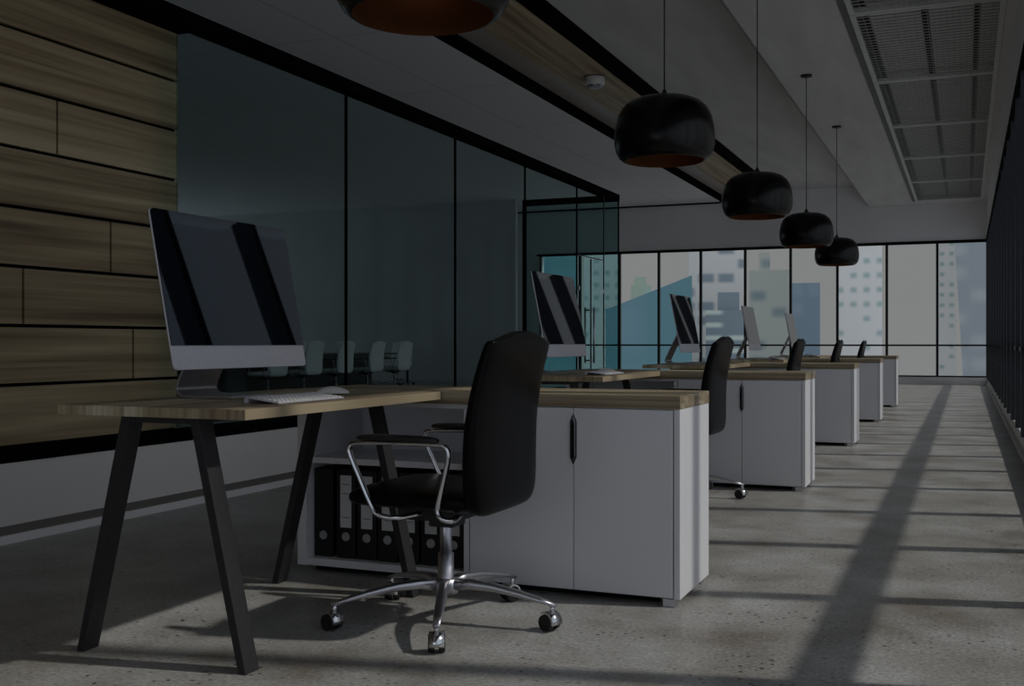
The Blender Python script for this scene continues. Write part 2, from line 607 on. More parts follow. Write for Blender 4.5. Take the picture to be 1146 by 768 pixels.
# low wall that carries the glass and the wood cladding
struct('wall_low', B((XG - 0.18, XG, YR, 11.70, 0.083, 0.376), (XG - 0.18, XG - 0.02, YR, 11.70, 0, 0.083)), M_['low_wall'])
struct('trim_6', B((XG - 0.018, XG - 0.004, YR, 11.70, 0.04, 0.083)), M_['band_grey'])
struct('baseboard_left', B((XG - 0.018, XG + 0.012, YR, 11.70, 0, 0.04)), M_['baseboard'])
struct('trim_7', B((XG - 0.20, XG + 0.004, YR, 11.70, 0.376, 0.432)), M_['black_trim'])

# wood cladding: eight courses of planks with open joints on a black backing
struct('wall_cladding_backing', B((-4.46, -4.325, YR, 5.123, 0.432, 2.85)), M_['black_trim'])
bm = bmesh.new()
PITCH, Z0 = 0.2917, 0.44
first = {0: 3.1, 1: 4.751, 2: 3.986, 3: 4.579, 4: 3.25, 5: 4.203, 6: 2.9, 7: 3.4}
for row in range(8):
    z0 = Z0 + row * PITCH + (0.009 if row else 0)
    z1 = Z0 + (row + 1) * PITCH - 0.009
    ends = [5.123]
    y = first[row]
    while y > YR:
        ends.append(y)
        y -= 2.4
    ends.append(YR)
    for a, c in zip(ends[1:], ends):
        box(bm, -4.325, -4.30, a + 0.008, c - (0.008 if c < 5.1 else 0), z0, z1)
struct('wall_cladding', bm, M_['wood_wall'])

# top beam of the glass line and black underside over the cladding
struct('trim_8', B((XG - 0.10, XG + 0.004, 4.913, 13.377, 2.765, 2.85), (XG - 0.20, XG + 0.004, YR, 4.913, 2.765, 2.85), (XG - 0.20, XG - 0.10, 4.913, 5.13, 2.765, 2.85)), M_['black_trim'])

# ------------------------------------------------------------------ glass partition
part = struct('partition', B(*[(XG - 0.014, XG + 0.002, y - 0.009, y + 0.009, 0.432 if y < 11.6 else 0.0, 2.765) for y in (6.726, 8.534, 10.159, 11.744, 13.363)]), M_['black_trim'])
edges = [4.913, 6.726, 8.534, 10.159, 11.744]
for a, c in zip(edges, edges[1:]):
    struct('pane', B((XG - 0.012, XG, a + (0.014 if a > 5 else 0), c - 0.014, 0.432, 2.765)), M_['glass_teal'], part)
struct('pane', B((XG - 0.012, XG, 11.758, 12.743, 1.965, 2.765)), M_['glass_teal'], part)
struct('pane', B((XG - 0.012, XG, 12.753, 13.349, 0.0, 2.765)), M_['glass_teal'], part)
# return at the far end
retn = struct('partition_return', B((-5.47, XG, 13.363, 13.397, 2.765, 2.85), (-5.47, -5.42, 13.363, 13.397, 0, 2.765)), M_['black_trim'])
struct('pane', B((-5.42, XG - 0.02, 13.373, 13.385, 0.0, 2.765)), M_['glass_teal'], retn)
# double glass door in the partition
door = struct('door_1', B((XG - 0.013, XG + 0.001, 11.758, 12.743, 1.950, 1.962), (XG - 0.013, XG + 0.001, 12.744, 12.752, 0.0, 2.765)), M_['glass_edge'])
for a, c, hy in ((11.764, 12.243, 12.20), (12.255, 12.737, 12.30)):
    leaf = struct('door_leaf', B((XG - 0.012, XG, a, c, 0.01, 1.94)), M_['glass_teal'], door)
    if a < 12:
        bm = bmesh.new()
        for sx in (0.05, -0.062):
            cyl(bm, (XG + sx, hy, 0.70), (XG + sx, hy, 1.36), 0.010, seg=10)
        for z in (0.73, 1.33):
            cyl(bm, (XG - 0.062, hy, z), (XG + 0.05, hy, z), 0.009, seg=10)
        struct('door_handle', bm, M_['steel'], leaf)
    struct('door_joint', B((XG - 0.013, XG + 0.001, c - 0.002 if a < 12 else a - 0.002, c + 0.003 if a < 12 else a + 0.003, 0.01, 1.94)), M_['glass_edge'], leaf)
bm = bmesh.new()
for y in (11.80, 12.70):
    box(bm, XG - 0.02, XG + 0.008, y - 0.02, y + 0.02, 1.55, 1.60)
struct('door_hinge', bm, M_['chrome'], door)

# ------------------------------------------------------------------ windows
bays = [-10.227, -9.13, -8.071, -7.052, -5.996, -4.913, -3.84, -2.77, -1.677, -0.597, 0.44]
wi = 1
for a, c in zip(bays, bays[1:]):
    hw = 0.027
    w = struct('window_%d' % wi, B((a, a + hw, YF - 0.01, YF + 0.09, 0.165, 3.195), (c - hw, c, YF - 0.01, YF + 0.09, 0.165, 3.195),
                                  (a + hw, c - hw, YF + 0.0, YF + 0.10, 0.865, 0.905), (a + hw, c - hw, YF, YF + 0.10, 0.165, 0.20)), M_['mullion'])
    struct('window_pane', B((a + hw, c - hw, YF + 0.05, YF + 0.058, 0.905, 3.195)), M_['glass_clear'], w)
    struct('window_pane', B((a + hw, c - hw, YF + 0.05, YF + 0.058, 0.20, 0.865)), M_['glass_clear'], w)
    wi += 1
FT, FX0, FX1, BAY = 0.035, 0.415, 0.60, 1.09
proto = None
for k in range(-9, 20):
    y0, y1 = 4.337 + BAY * k, 4.337 + BAY * (k + 1)
    nm = 'window_%d' % wi
    wi += 1
    if proto is None:
        w = struct(nm, B((FX0, FX1, 0, FT, 0.165, 3.2), (FX0, FX1, BAY - FT, BAY, 0.165, 3.2),
                         (FX0 + 0.025, FX1 - 0.015, FT, BAY - FT, 0.865, 0.905), (FX0 + 0.02, FX0 + 0.05, FT, BAY - FT, 3.17, 3.2)), M_['mullion'])
        struct('window_pane', B((0.575, 0.583, FT, BAY - FT, 0.91, 3.2)), M_['glass_clear'], w)
        struct('window_pane', B((0.575, 0.583, FT, BAY - FT, 0.165, 0.86)), M_['glass_clear'], w)
        proto = w
    else:
        w = proto.copy()
        C.objects.link(w)
        w.name = nm
        for ch in proto.children:
            d = ch.copy()
            C.objects.link(d)
            d.parent = w
    w.location = (0, y0, 0)

# ------------------------------------------------------------------ mesh panels in the ceiling slot
struct('ceiling_slot_deck', B((TX0, TX1, YR, 25.33, 4.50, 4.571)), M_['black_gap'])
PL = 2.915


def mesh_panel():
    t = thing('ceiling_mesh_panel', '', 'ceiling panel', (0, 0, 4.07), 0, 'wire mesh panels in the ceiling slot')
    L = PL - 0.02
    w0, w1 = TX0 + 0.004, TX1 - 0.004
    fw = 0.05
    obj('frame', B((w0, w0 + fw, 0, L, -0.012, 0.03), (w1 - fw, w1, 0, L, -0.012, 0.03), (w0 + fw, w1 - fw, 0, fw, -0.012, 0.03), (w0 + fw, w1 - fw, L - fw, L, -0.012, 0.03)), M_['panel_grey'], t)
    bm = bmesh.new()
    ny = 26
    for i in range(1, ny):
        y = fw + (L - 2 * fw) * i / ny
        box(bm, w0 + fw, w1 - fw, y - 0.006, y + 0.006, 0.0, 0.010)
    nx = 22
    for i in range(1, nx):
        x = w0 + fw + (w1 - w0 - 2 * fw) * i / nx
        box(bm, x - 0.003, x + 0.003, fw, L - fw, 0.010, 0.016)
    obj('wire_mesh', bm, M_['wire'], t)
    obj('back_plate', B((w0 + 0.15, w0 + 0.62, 0.0, L, 0.10, 0.112), (w0 + 0.69, w0 + 1.10, 0.0, L, 0.10, 0.112), (w0 + 1.16, w1 - 0.01, 0.0, L, 0.10, 0.112)), M_['plate'], t)
    return t


names = ['ending against the far soffit', 'second from the far end', 'third from the far end', 'fourth from the far end',
         'fifth from the far end', 'cut by the top edge of the picture']
mp0 = mesh_panel()
for i in range(6):
    y0 = 25.32 - PL * (i + 1)
    lab = 'grey framed wire mesh panel in the lowered ceiling, ' + names[i]
    if i == 0:
        mp0.location = (0, y0, 4.07)
        mp0['label'] = lab
    else:
        dup(mp0, (0, y0, 4.07), 0, lab)

# ------------------------------------------------------------------ smoke detector on the wood inlay
t = thing('smoke_detector', 'small round white smoke detector fixed to the wood ceiling inlay', 'smoke detector', (-4.63, 13.90, 4.541))
bm = bmesh.new()
lathe(bm, [(0.001, 0), (0.125, 0), (0.135, -0.015), (0.135, -0.10), (0.12, -0.12), (0.001, -0.122)], 24)
obj('housing', bm, M_['plastic_white'], t)
bm = bmesh.new()
lathe(bm, [(0.105, -0.119), (0.105, -0.140), (0.085, -0.148), (0.001, -0.148)], 20)
obj('sensor_cap', bm, M_['ring'], t)
bm = bmesh.new()
lathe(bm, [(0.138, 0.0), (0.142, -0.004), (0.137, -0.012)], 24)
obj('mount_ring', bm, M_['rubber'], t)
for k in range(6):
    a = 2 * PI * k / 6 + 0.3
    bm = bmesh.new()
    sweep(bm, [(0.104 * math.cos(a + q), 0.104 * math.sin(a + q), -0.130) for q in (-0.3, -0.15, 0, 0.15, 0.3)], 0.004, 0.007, seg=8)
    obj('vent_slot', bm, M_['rubber'], t)

# ------------------------------------------------------------------ pendants
ORD = ['nearest', 'second', 'third', 'fourth', 'farthest']


def pendant():
    t = thing('pendant_lamp', '', 'lamp', (0, 0, 0), 0, 'black pendant lamps in a row over the desks')
    bm = bmesh.new()
    outer = [(0.015, 0.395), (0.10, 0.394), (0.17, 0.384), (0.222, 0.362), (0.262, 0.325), (0.288, 0.275), (0.303, 0.215), (0.310, 0.155),
             (0.308, 0.10), (0.297, 0.055), (0.278, 0.022), (0.255, 0.004), (0.243, 0.0)]
    lathe(bm, outer, 48)
    obj('lamp_shade', bm, M_['shade_black'], t)
    bm = bmesh.new()
    lathe(bm, [(0.243, 0.0), (0.248, 0.012), (0.275, 0.05), (0.292, 0.11), (0.292, 0.16), (0.28, 0.23), (0.25, 0.30), (0.20, 0.35), (0.10, 0.38), (0.015, 0.382)], 48)
    obj('shade_lining', bm, M_['copper'], t)
    bm = bmesh.new()
    lathe(bm, [(0.028, 0.39), (0.028, 0.41), (0.016, 0.425), (0.008, 0.445)], 16)
    obj('cord_grip', bm, M_['rubber'], t)
    bm = bmesh.new()
    cyl(bm, (0, 0, 0.40), (0, 0, 2.0), 0.0045, seg=8)
    obj('cord', bm, M_['rubber'], t)
    bm = bmesh.new()
    lathe(bm, [(0.001, 1.985), (0.06, 1.985), (0.066, 1.992), (0.066, 2.01), (0.001, 2.01)], 20)
    obj('canopy', bm, M_['rubber'], t)
    bm = bmesh.new()
    lathe(bm, [(0.018, 0.375), (0.018, 0.31), (0.03, 0.29), (0.045, 0.25), (0.03, 0.215), (0.001, 0.205)], 16)
    obj('bulb', bm, M_['bulb'], t)
    ld = bpy.data.lights.new('bulb_glow', 'POINT')
    ld.energy = 0.035
    ld.color = (1.0, 0.5, 0.22)
    ld.shadow_soft_size = 0.05
    lo = bpy.data.objects.new('bulb_glow', ld)
    C.objects.link(lo)
    lo.parent = t
    lo.location = (0, 0, 0.16)
    return t


p0 = pendant()
plab = ['large black dome pendant lamp cut off by the top edge of the picture', 'black dome pendant lamp with copper lining, largest one seen whole',
        'black dome pendant lamp hanging before the far end of the wood inlay', 'black dome pendant lamp just left of the farthest one, its disc canopy in view',
        'smallest black dome pendant lamp, hanging nearest the far windows']
for i in range(5):
    loc = (-1.72, 3.30 + 3.222 * i, 2.062)
    if i == 0:
        p0.location = loc
        p0['label'] = plab[0]
    else:
        dup(p0, loc, 0, plab[i])

# ------------------------------------------------------------------ desk rows: five alike, 3.23 m apart
PIT = 3.23


def rows(root, loc, labels, rotz=0.0):
    for i in range(5):
        p = (loc[0], loc[1] + PIT * i, loc[2])
        if i == 0:
            root.location = p
            root.rotation_euler = (0, 0, rotz)
            root['label'] = labels[0]
        else:
            dup(root, p, rotz, labels[i])


def cabinet():
    """origin at the floor under the front right corner; X runs to the left as negative"""
    t = thing('cabinet', '', 'cabinet', (0, 0, 0), 0, 'white cabinets with wood tops')
    L, D = 1.60, 0.462
    bt = 0.028
    bm = bmesh.new()
    box(bm, -0.022, 0, 0, D, bt, 0.702)                      # right end panel
    box(bm, -L, -L + 0.042, 0, D, bt, 0.702)                 # left end panel
    box(bm, -L + 0.042, -0.022, D - 0.018, D, bt, 0.702)     # back
    box(bm, -L + 0.042, -0.022, 0.012, D - 0.018, bt, 0.058)  # base shelf
    box(bm, -L + 0.042, -0.022, 0.012, D - 0.018, 0.684, 0.702)
    box(bm, -0.845, -0.822, 0, D - 0.018, 0.058, 0.684)     # divider
    obj('body', bm, M_['white_lam'], t, bevel=0.0015)
    obj('top', B((-L, 0.002, -0.004, D, 0.7025, 0.75)), M_['wood_cab'], t, bevel=0.002)
    obj('shelf', B((-L + 0.042, -0.845, 0.02, D - 0.018, 0.446, 0.470)), M_['white_lam'], t, bevel=0.001)
    for a, c in ((-0.818, -0.3995), (-0.3965, -0.026)):
        d = obj('door', B((a, c, -0.002, 0.016, bt + 0.004, 0.698)), M_['white_lam'], t, bevel=0.0015)
    # the long hexagonal dish pull straddles the two doors; it is screwed to the left one
    bm = bmesh.new()
    cx, hw, z0, z1 = -0.398, 0.0125, 0.492, 0.676
    prism(bm, [(cx - hw, z0 + 0.026), (cx, z0), (cx + hw, z0 + 0.026), (cx + hw, z1 - 0.026), (cx, z1), (cx - hw, z1 - 0.026)], 'Y', -0.006, -0.002)
    h = obj('handle', bm, M_['black_metal'], t)
    bm = bmesh.new()
    i = 0.003
    pr = [(cx - hw + i, z0 + 0.028, -0.0062), (cx, z0 + i * 2, -0.0062), (cx + hw - i, z0 + 0.028, -0.0062), (cx + hw - i, z1 - 0.028, -0.0062), (cx, z1 - i * 2, -0.0062), (cx - hw + i, z1 - 0.028, -0.0062)]
    outer = ring(bm, pr)
    inner = ring(bm, [(cx + (p[0] - cx) * 0.45, -0.0095, p[2] + (0.584 - p[2]) * 0.12) for p in [(q[0], q[1], q[1]) for q in pr]])
    # dished plate: the middle sits deeper than the rim
    for v, q in zip(outer, pr):
        v.co = (q[0], q[2], q[1])
    bridge(bm, outer, inner, False)
    bm.faces.new(inner)
    obj('handle_dish', bm, M_['dark_chrome'], h)
    for x in (-0.040, -0.80, -L + 0.055):
        for y in (0.024 if x > -0.1 else 0.16, D - 0.035):
            obj('foot', B((x - 0.022, x + 0.022, y - 0.022, y + 0.022, 0, bt)), M_['steel'], t)
    obj('plinth', B((-L + 0.05, -0.09, 0.06, 0.075, 0.002, bt)), M_['black_gap'], t)
    return t


CX, CY = -0.931, 3.745
clab = ['nearest white cabinet, wood top, hexagonal black handle and an open bay of binders',
        'second white cabinet with a wood top, a black chair standing before it',
        'third white cabinet in the row, standing just beyond the second one',
        'fourth white cabinet in the row, standing between the third one and the farthest',
        'farthest and smallest white cabinet, standing nearest the far windows']
rows(cabinet(), (CX, CY, 0), clab)


def desk():
    """origin at the floor under the front left corner of the desktop"""
    t = thing('desk', '', 'desk', (0, 0, 0), 0, 'oak desks on black splayed legs')
    W, L = 0.694, 1.222
    obj('desktop', B((0, W, 0, L, 0.720, 0.75)), M_['wood_desk'], t, bevel=0.0015)
    f = obj('leg_frame', B((0.245, 0.51, 0.02, 0.072, 0.702, 0.720), (0.245, 0.51, 1.02, 1.072, 0.702, 0.720), (0.30, 0.34, 0.072, 1.02, 0.700, 0.720), (0.42, 0.46, 0.072, 1.02, 0.700, 0.720)), M_['black_metal'], t)
    for y0 in (0.014, 1.016):
        for (tx, fx) in ((0.252, 0.075), (0.503, 0.672)):
            bm = bmesh.new()
            w = 0.0155
            prism(bm, [(tx - w, 0.719), (tx + w, 0.719), (fx + w * 0.85, 0.0), (fx - w * 0.85, 0.0)], 'Y', y0, y0 + 0.064)
            obj('leg', bm, M_['black_metal'], t, bevel=0.0015)
    return t


dlab = ['nearest oak desk on splayed black legs, against the binder end of its cabinet',
        'second oak desk, seen behind the back of the nearest chair',
        'third oak desk from the camera, under the monitor shown edge on with dark stripes',
        'fourth oak desk from the camera, partly behind the second black chair',
        'farthest oak desk, a sliver of tabletop before the far windows']
rows(desk(), (-2.556, 2.499, 0), dlab)


def monitor():
    """screen faces +X; origin on the tabletop under the middle of the screen"""
    t = thing('computer_monitor', '', 'monitor', (0, 0, 0), 0, 'aluminium desktop computers')
    W, H = 0.725, 0.52
    ang = math.atan2(0.10, 0.507)

    def P(y, v, w):   # along the width, up the panel, out of the screen
        x = 0.05 - v * math.sin(ang) + w * math.cos(ang)
        z = 0.103 + v * math.cos(ang) + w * math.sin(ang)
        return (x, y, z)

    def rrect(hw, v0, v1, r, k=5):
        pts = []
        for cx_, cv, a0 in ((hw - r, v1 - r, 0), (-hw + r, v1 - r, 90), (-hw + r, v0 + r, 180), (hw - r, v0 + r, 270)):
            for i in range(k + 1):
                a = math.radians(a0 + 90 * i / k)
                pts.append((cx_ + r * math.cos(a), cv + r * math.sin(a)))
        return pts
    bm = bmesh.new()
    loops = []
    for w, ins in ((0.0, 0.001), (-0.001, 0.0), (-0.006, 0.0), (-0.010, 0.012), (-0.024, 0.10), (-0.040, 0.19)):
        loops.append([P(y, v, w) for y, v in rrect(W / 2 - ins, ins, H - ins, max(0.016 - ins * 0.2, 0.004))])
    loft(bm, loops, True, False)
    hs = obj('housing', bm, M_['alu'], t)
    ch = 0.077
    bm = bmesh.new()
    prism(bm, [(0, 0)] * 0 or [(-W / 2 + 0.001, ch), (W / 2 - 0.001, ch), (W / 2 - 0.001, H - 0.014), (W / 2 - 0.006, H - 0.004), (W / 2 - 0.015, H - 0.001), (-W / 2 + 0.015, H - 0.001), (-W / 2 + 0.006, H - 0.004), (-W / 2 + 0.001, H - 0.014)], 'X', 0.0, 0.003)
    for v in bm.verts:
        v.co = P(v.co.y, v.co.z, v.co.x)
    obj('screen', bm, M_['black_glass'], t)
    # stand: foot plate, bend and neck from one bent sheet
    path = [(0.07, 0.006), (-0.04, 0.006), (-0.115, 0.006), (-0.145, 0.011), (-0.160, 0.028), (-0.153, 0.055), (-0.110, 0.145), (-0.040, 0.29)]
    path = [(p.x, p.y) for p in smooth_path([(a, c, 0) for a, c in path], 4)]
    hw = 0.105
    th = 0.0045
    loops = []
    for i, (x, z) in enumerate(path):
        a = path[max(i - 1, 0)]
        c = path[min(i + 1, len(path) - 1)]
        d = Vector((c[0] - a[0], c[1] - a[1])).normalized()
        nx, nz = -d.y, d.x
        loops.append([(x + nx * th, -hw, z + nz * th), (x + nx * th, hw, z + nz * th), (x - nx * th, hw, max(z - nz * th, 0.0005)), (x - nx * th, -hw, max(z - nz * th, 0.0005))])
    bm = bmesh.new()
    loft(bm, loops, True, False)
    obj('stand', bm, M_['stand_metal'], t, bevel=0.001)
    return t


mlab = ['nearest aluminium desktop monitor with a black screen, on the nearest desk',
        'second desktop monitor, rising just right of the top of the nearest chair',
        'third desktop monitor, seen nearly edge on before the slanted teal tower',
        'fourth desktop monitor, rising above the second black chair',
        'farthest and smallest desktop monitor, left of the third black chair']
rows(monitor(), (-2.31, 3.04, 0.7505), mlab)


def keyboard():
    """long side along Y, front edge towards +X"""
    t = thing('keyboard', '', 'keyboard', (0, 0, 0), 0, 'slim white keyboards')
    D, L = 0.124, 0.375
    bm = bmesh.new()
    prism(bm, [(D / 2, 0.001), (D / 2, 0.0055), (-D / 2, 0.021), (-D / 2, 0.0165)], 'Y', -L / 2, L / 2)
    cyl(bm, (-D / 2 + 0.003, -L / 2, 0.0088), (-D / 2 + 0.003, L / 2, 0.0088), 0.0085, seg=14)
    obj('case', bm, M_['alu'], t, bevel=0.001)
    bm = bmesh.new()
    rows_ = 6
    for r in range(rows_):
        x = D / 2 - 0.012 - r * 0.0182
        zt = 0.0058 + (D / 2 - x) / D * 0.0155
        n_ = 17
        k = 0
        while k < n_:
            span = 5 if (r == 0 and k == 4) else 1
            y0 = -L / 2 + 0.006 + k * (L - 0.012) / n_
            y1 = -L / 2 + 0.006 + (k + span) * (L - 0.012) / n_ - 0.0035
            box(bm, x - 0.0075, x + 0.0075, y0, y1, zt - 0.002, zt + 0.0022)
            k += span
    obj('keys', bm, M_['key_white'], t)
    return t


klab = ['white keyboard on the nearest desk in front of the big monitor', 'white keyboard on the second desk, right of the nearest chair',
        'white keyboard on the third desk under its monitor', 'white keyboard on the fourth desk', 'white keyboard on the farthest desk']
rows(keyboard(), (-1.99, 2.94, 0.7505), klab)


def mouse():
    t = thing('computer_mouse', '', 'mouse', (0, 0, 0), 0, 'low white mice')
    bm = bmesh.new()
    st = [(-0.062, 0.004, 0.006), (-0.058, 0.020, 0.013), (-0.040, 0.029, 0.024), (-0.01, 0.032, 0.031), (0.018, 0.032, 0.030), (0.044, 0.029, 0.022), (0.058, 0.019, 0.013), (0.062, 0.004, 0.006)]
    loops = []
    for x, hw, zt in st:
        lp = []
        for j in range(16):
            a = 2 * PI * j / 16
            y = hw * math.cos(a)
            s = math.sin(a)
            lp.append((x, y, 0.005 + (zt - 0.005) * s if s > 0 else 0.005 + 0.004 * s))
        loops.append(lp)
    loft(bm, loops)
    obj('shell', bm, M_['plastic_white'], t, subsurf=1)
    obj('glide_pad', B((-0.04, 0.04, -0.015, 0.015, 0.0, 0.0015)), M_['rubber'], t)
    return t


mslab = ['white mouse on the nearest desk just beyond the keyboard', 'white mouse beside the keyboard on the second desk',
         'white mouse on the third desk', 'white mouse on the fourth desk', 'white mouse on the farthest desk']
rows(mouse(), (-2.12, 3.36, 0.7505), mslab, math.radians(28))


# ------------------------------------------------------------------ swivel chair
def office_chair(first_label, leather, group):
    """faces -X, origin on the floor under the column"""
    t = thing('office_chair', first_label, 'chair', (0, 0, 0), 0, group)
    e = 2.0 / 3.2
    eb = 2.0 / 5.0

    def slab(cx, w, th, z, k, crown=0.0, n=28):
        lp = []
        for j in range(n):
            a = 2 * PI * j / n
            ca, sa = math.cos(a), math.sin(a)
            y = w / 2 * math.copysign(abs(ca) ** eb, ca)
            x = th / 2 * math.copysign(abs(sa) ** eb, sa)
            q = (2 * y / w) ** 2
            lp.append((cx + x - k * q, y, z + crown * 0.5 * (1 + math.cos(2 * PI * y / w))))
        return lp
    # backrest shell: rounded lower corners, straight sides, crowned top
    stn = [(0.202, 0.28, 0.020, 0.388, 0.000, 0), (0.206, 0.39, 0.050, 0.394, 0.003, 0), (0.209, 0.455, 0.066, 0.412, 0.006, 0),
           (0.211, 0.498, 0.074, 0.450, 0.008, 0), (0.211, 0.512, 0.074, 0.51, 0.009, 0), (0.212, 0.518, 0.070, 0.60, 0.010, 0),
           (0.217, 0.516, 0.066, 0.69, 0.010, 0.0), (0.230, 0.510, 0.062, 0.77, 0.010, 0.004), (0.249, 0.502, 0.058, 0.85, 0.010, 0.012),
           (0.268, 0.494, 0.054, 0.912, 0.010, 0.026), (0.275, 0.492, 0.050, 0.934, 0.010, 0.038), (0.279, 0.488, 0.038, 0.943, 0.010, 0.042), (0.280, 0.47, 0.014, 0.947, 0.010, 0.043)]
    bm = bmesh.new()
    loft(bm, [slab(*s) for s in stn])
    obj('backrest', bm, leather, t, subsurf=1)
    # seat cushion with a waterfall front
    bm = bmesh.new()
    loops = []
    for x, w, zc, h in ((-0.262, 0.36, 0.425, 0.015), (-0.255, 0.42, 0.427, 0.05), (-0.235, 0.455, 0.430, 0.070), (-0.19, 0.475, 0.433, 0.080), (-0.10, 0.482, 0.434, 0.082),
                        (0.0, 0.482, 0.433, 0.080), (0.10, 0.48, 0.430, 0.078), (0.17, 0.472, 0.428, 0.076), (0.195, 0.44, 0.427, 0.060)):
        lp = []
        for j in range(28):
            a = 2 * PI * j / 28
            ca, sa = math.cos(a), math.sin(a)
            y = w / 2 * math.copysign(abs(ca) ** e, ca)
            z = h / 2 * math.copysign(abs(sa) ** e, sa)
            q = (2 * y / w) ** 2
            lp.append((x, y, zc + z + 0.006 * q))
        loops.append(lp)
    loft(bm, loops)
    obj('seat', bm, leather, t, subsurf=1)
    # mechanism under the seat
    obj('tilt_mechanism', B((-0.13, 0.085, -0.10, 0.10, 0.352, 0.393), (-0.04, 0.05, -0.05, 0.05, 0.325, 0.352), bevel=0.006), M_['rubber'], t)
    # armrests: one flat bar bent into a loop, with a pad
    for s in (-1, 1):
        y = s * 0.262
        pts = [(-0.02, s * 0.15, 0.385), (-0.055, s * 0.245, 0.383), (-0.11, y, 0.392), (-0.137, y, 0.425), (-0.175, y, 0.50), (-0.212, y, 0.578), (-0.214, y, 0.603), (-0.19, y, 0.617),
               (-0.05, y, 0.6205), (0.10, y, 0.621), (0.130, y, 0.612), (0.139, y, 0.585), (0.125, y, 0.52), (0.103, y, 0.435), (0.103, y, 0.408), (0.120, y, 0.390), (0.140, s * 0.235, 0.384), (0.120, s * 0.15, 0.384)]
        bm = bmesh.new()
        sweep(bm, smooth_path(pts, 4), 0.0075, 0.0115, seg=10, power=2.6, up=Vector((0, 1, 0)))
        ar = obj('armrest', bm, M_['chrome'], t)
        bm = bmesh.new()
        sweep(bm, [(-0.186, y, 0.632), (-0.178, y, 0.637), (-0.10, y, 0.638), (0.04, y, 0.637), (0.095, y, 0.635), (0.103, y, 0.630)], [0.010, 0.019, 0.022, 0.022, 0.019, 0.010], [0.004, 0.010, 0.011, 0.011, 0.010, 0.004], seg=12, power=3.0)
        obj('arm_pad', bm, M_['rubber'], ar, subsurf=1)
    # gas lift
    bm = bmesh.new()
    lathe(bm, [(0.020, 0.34), (0.020, 0.235), (0.0265, 0.232), (0.0275, 0.13), (0.030, 0.125), (0.030, 0.10), (0.001, 0.10)], 20)
    obj('gas_lift', bm, M_['steel'], t)
    # five-star base: hub and arched legs, each leg with its caster
    bm = bmesh.new()
    lathe(bm, [(0.029, 0.150), (0.040, 0.145), (0.043, 0.12), (0.040, 0.098), (0.001, 0.096)], 20)
    obj('base_hub', bm, M_['steel'], t)
    for k in range(5):
        a = math.radians(4 + 72 * k)
        dx, dy = math.cos(a), math.sin(a)
        bm = bmesh.new()
        R = 0.385
        prof = [(0.032, 0.128), (0.09, 0.133), (0.17, 0.128), (0.26, 0.113), (0.33, 0.098), (R, 0.084)]
        sweep(bm, [(r * dx, r * dy, z) for r, z in prof], [0.021, 0.020, 0.018, 0.016, 0.014, 0.011], [0.019, 0.017, 0.014, 0.011, 0.0085, 0.006], seg=12, power=3.2)
        lg = obj('base_leg', bm, M_['steel'], t)
        # caster turned its own way
        c = math.radians((68, 150, 20, 74, 27)[k])
        fx, fy = math.cos(c), math.sin(c)       # axle direction
        px, py = (R - 0.012) * dx, (R - 0.012) * dy
        ox, oy = px + -fy * 0.012, py + fx * 0.012
        bm = bmesh.new()
        for s in (-1, 1):
            p0_, p1_ = s * 0.006, s * 0.026
            cyl(bm, (ox + fx * p0_, oy + fy * p0_, 0.0285), (ox + fx * p1_, oy + fy * p1_, 0.0285), 0.0285, 0.026, seg=24)
        ct = obj('caster', bm, M_['rubber'], t)
        bm = bmesh.new()
        cyl(bm, (px, py, 0.05), (px, py, 0.090), 0.0075, seg=12)
        # hood over the wheels
        seg = 9
        lo = []
        for j in range(seg):
            an = math.radians(-8 + 128 * j / (seg - 1))
            lo.append((math.cos(an), math.sin(an)))
        inner = 0.0295
        outer = 0.0355
        W2 = 0.0235
        sides = []
        for wv in (-W2, W2):
            r_in = ring(bm, [(ox + fx * wv - fy * q[0] * -inner, oy + fy * wv + fx * q[0] * -inner, 0.0285 + q[1] * inner) for q in lo])
            r_out = ring(bm, [(ox + fx * wv - fy * q[0] * -outer, oy + fy * wv + fx * q[0] * -outer, 0.0285 + q[1] * outer) for q in lo])
            sides.append((r_in, r_out))
        for i in range(seg - 1):
            bm.faces.new((sides[0][1][i], sides[0][1][i + 1], sides[1][1][i + 1], sides[1][1][i])).smooth = True
            bm.faces.new((sides[0][0][i], sides[1][0][i], sides[1][0][i + 1], sides[0][0][i + 1])).smooth = True
            for sd in sides:
                bm.faces.new((sd[0][i], sd[0][i + 1], sd[1][i + 1], sd[1][i]))
        for i in (0, seg - 1):
            bm.faces.new((sides[0][0][i], sides[0][1][i], sides[1][1][i], sides[1][0][i]))
        obj('caster_hood', bm, M_['chrome'], ct)
    return t


hlab = ['nearest black leather swivel chair with chrome arms, shown whole in the foreground',
        'second black swivel chair, standing behind the end of the nearest cabinet',
        'third black swivel chair, its back just left of the third cabinet top',
        'fourth black swivel chair, a small back right of the third one',
        'farthest black swivel chair, smallest back before the windows']
rows(office_chair('', M_['leather'], 'black leather desk chairs'), (-1.612, 3.26, 0), hlab)

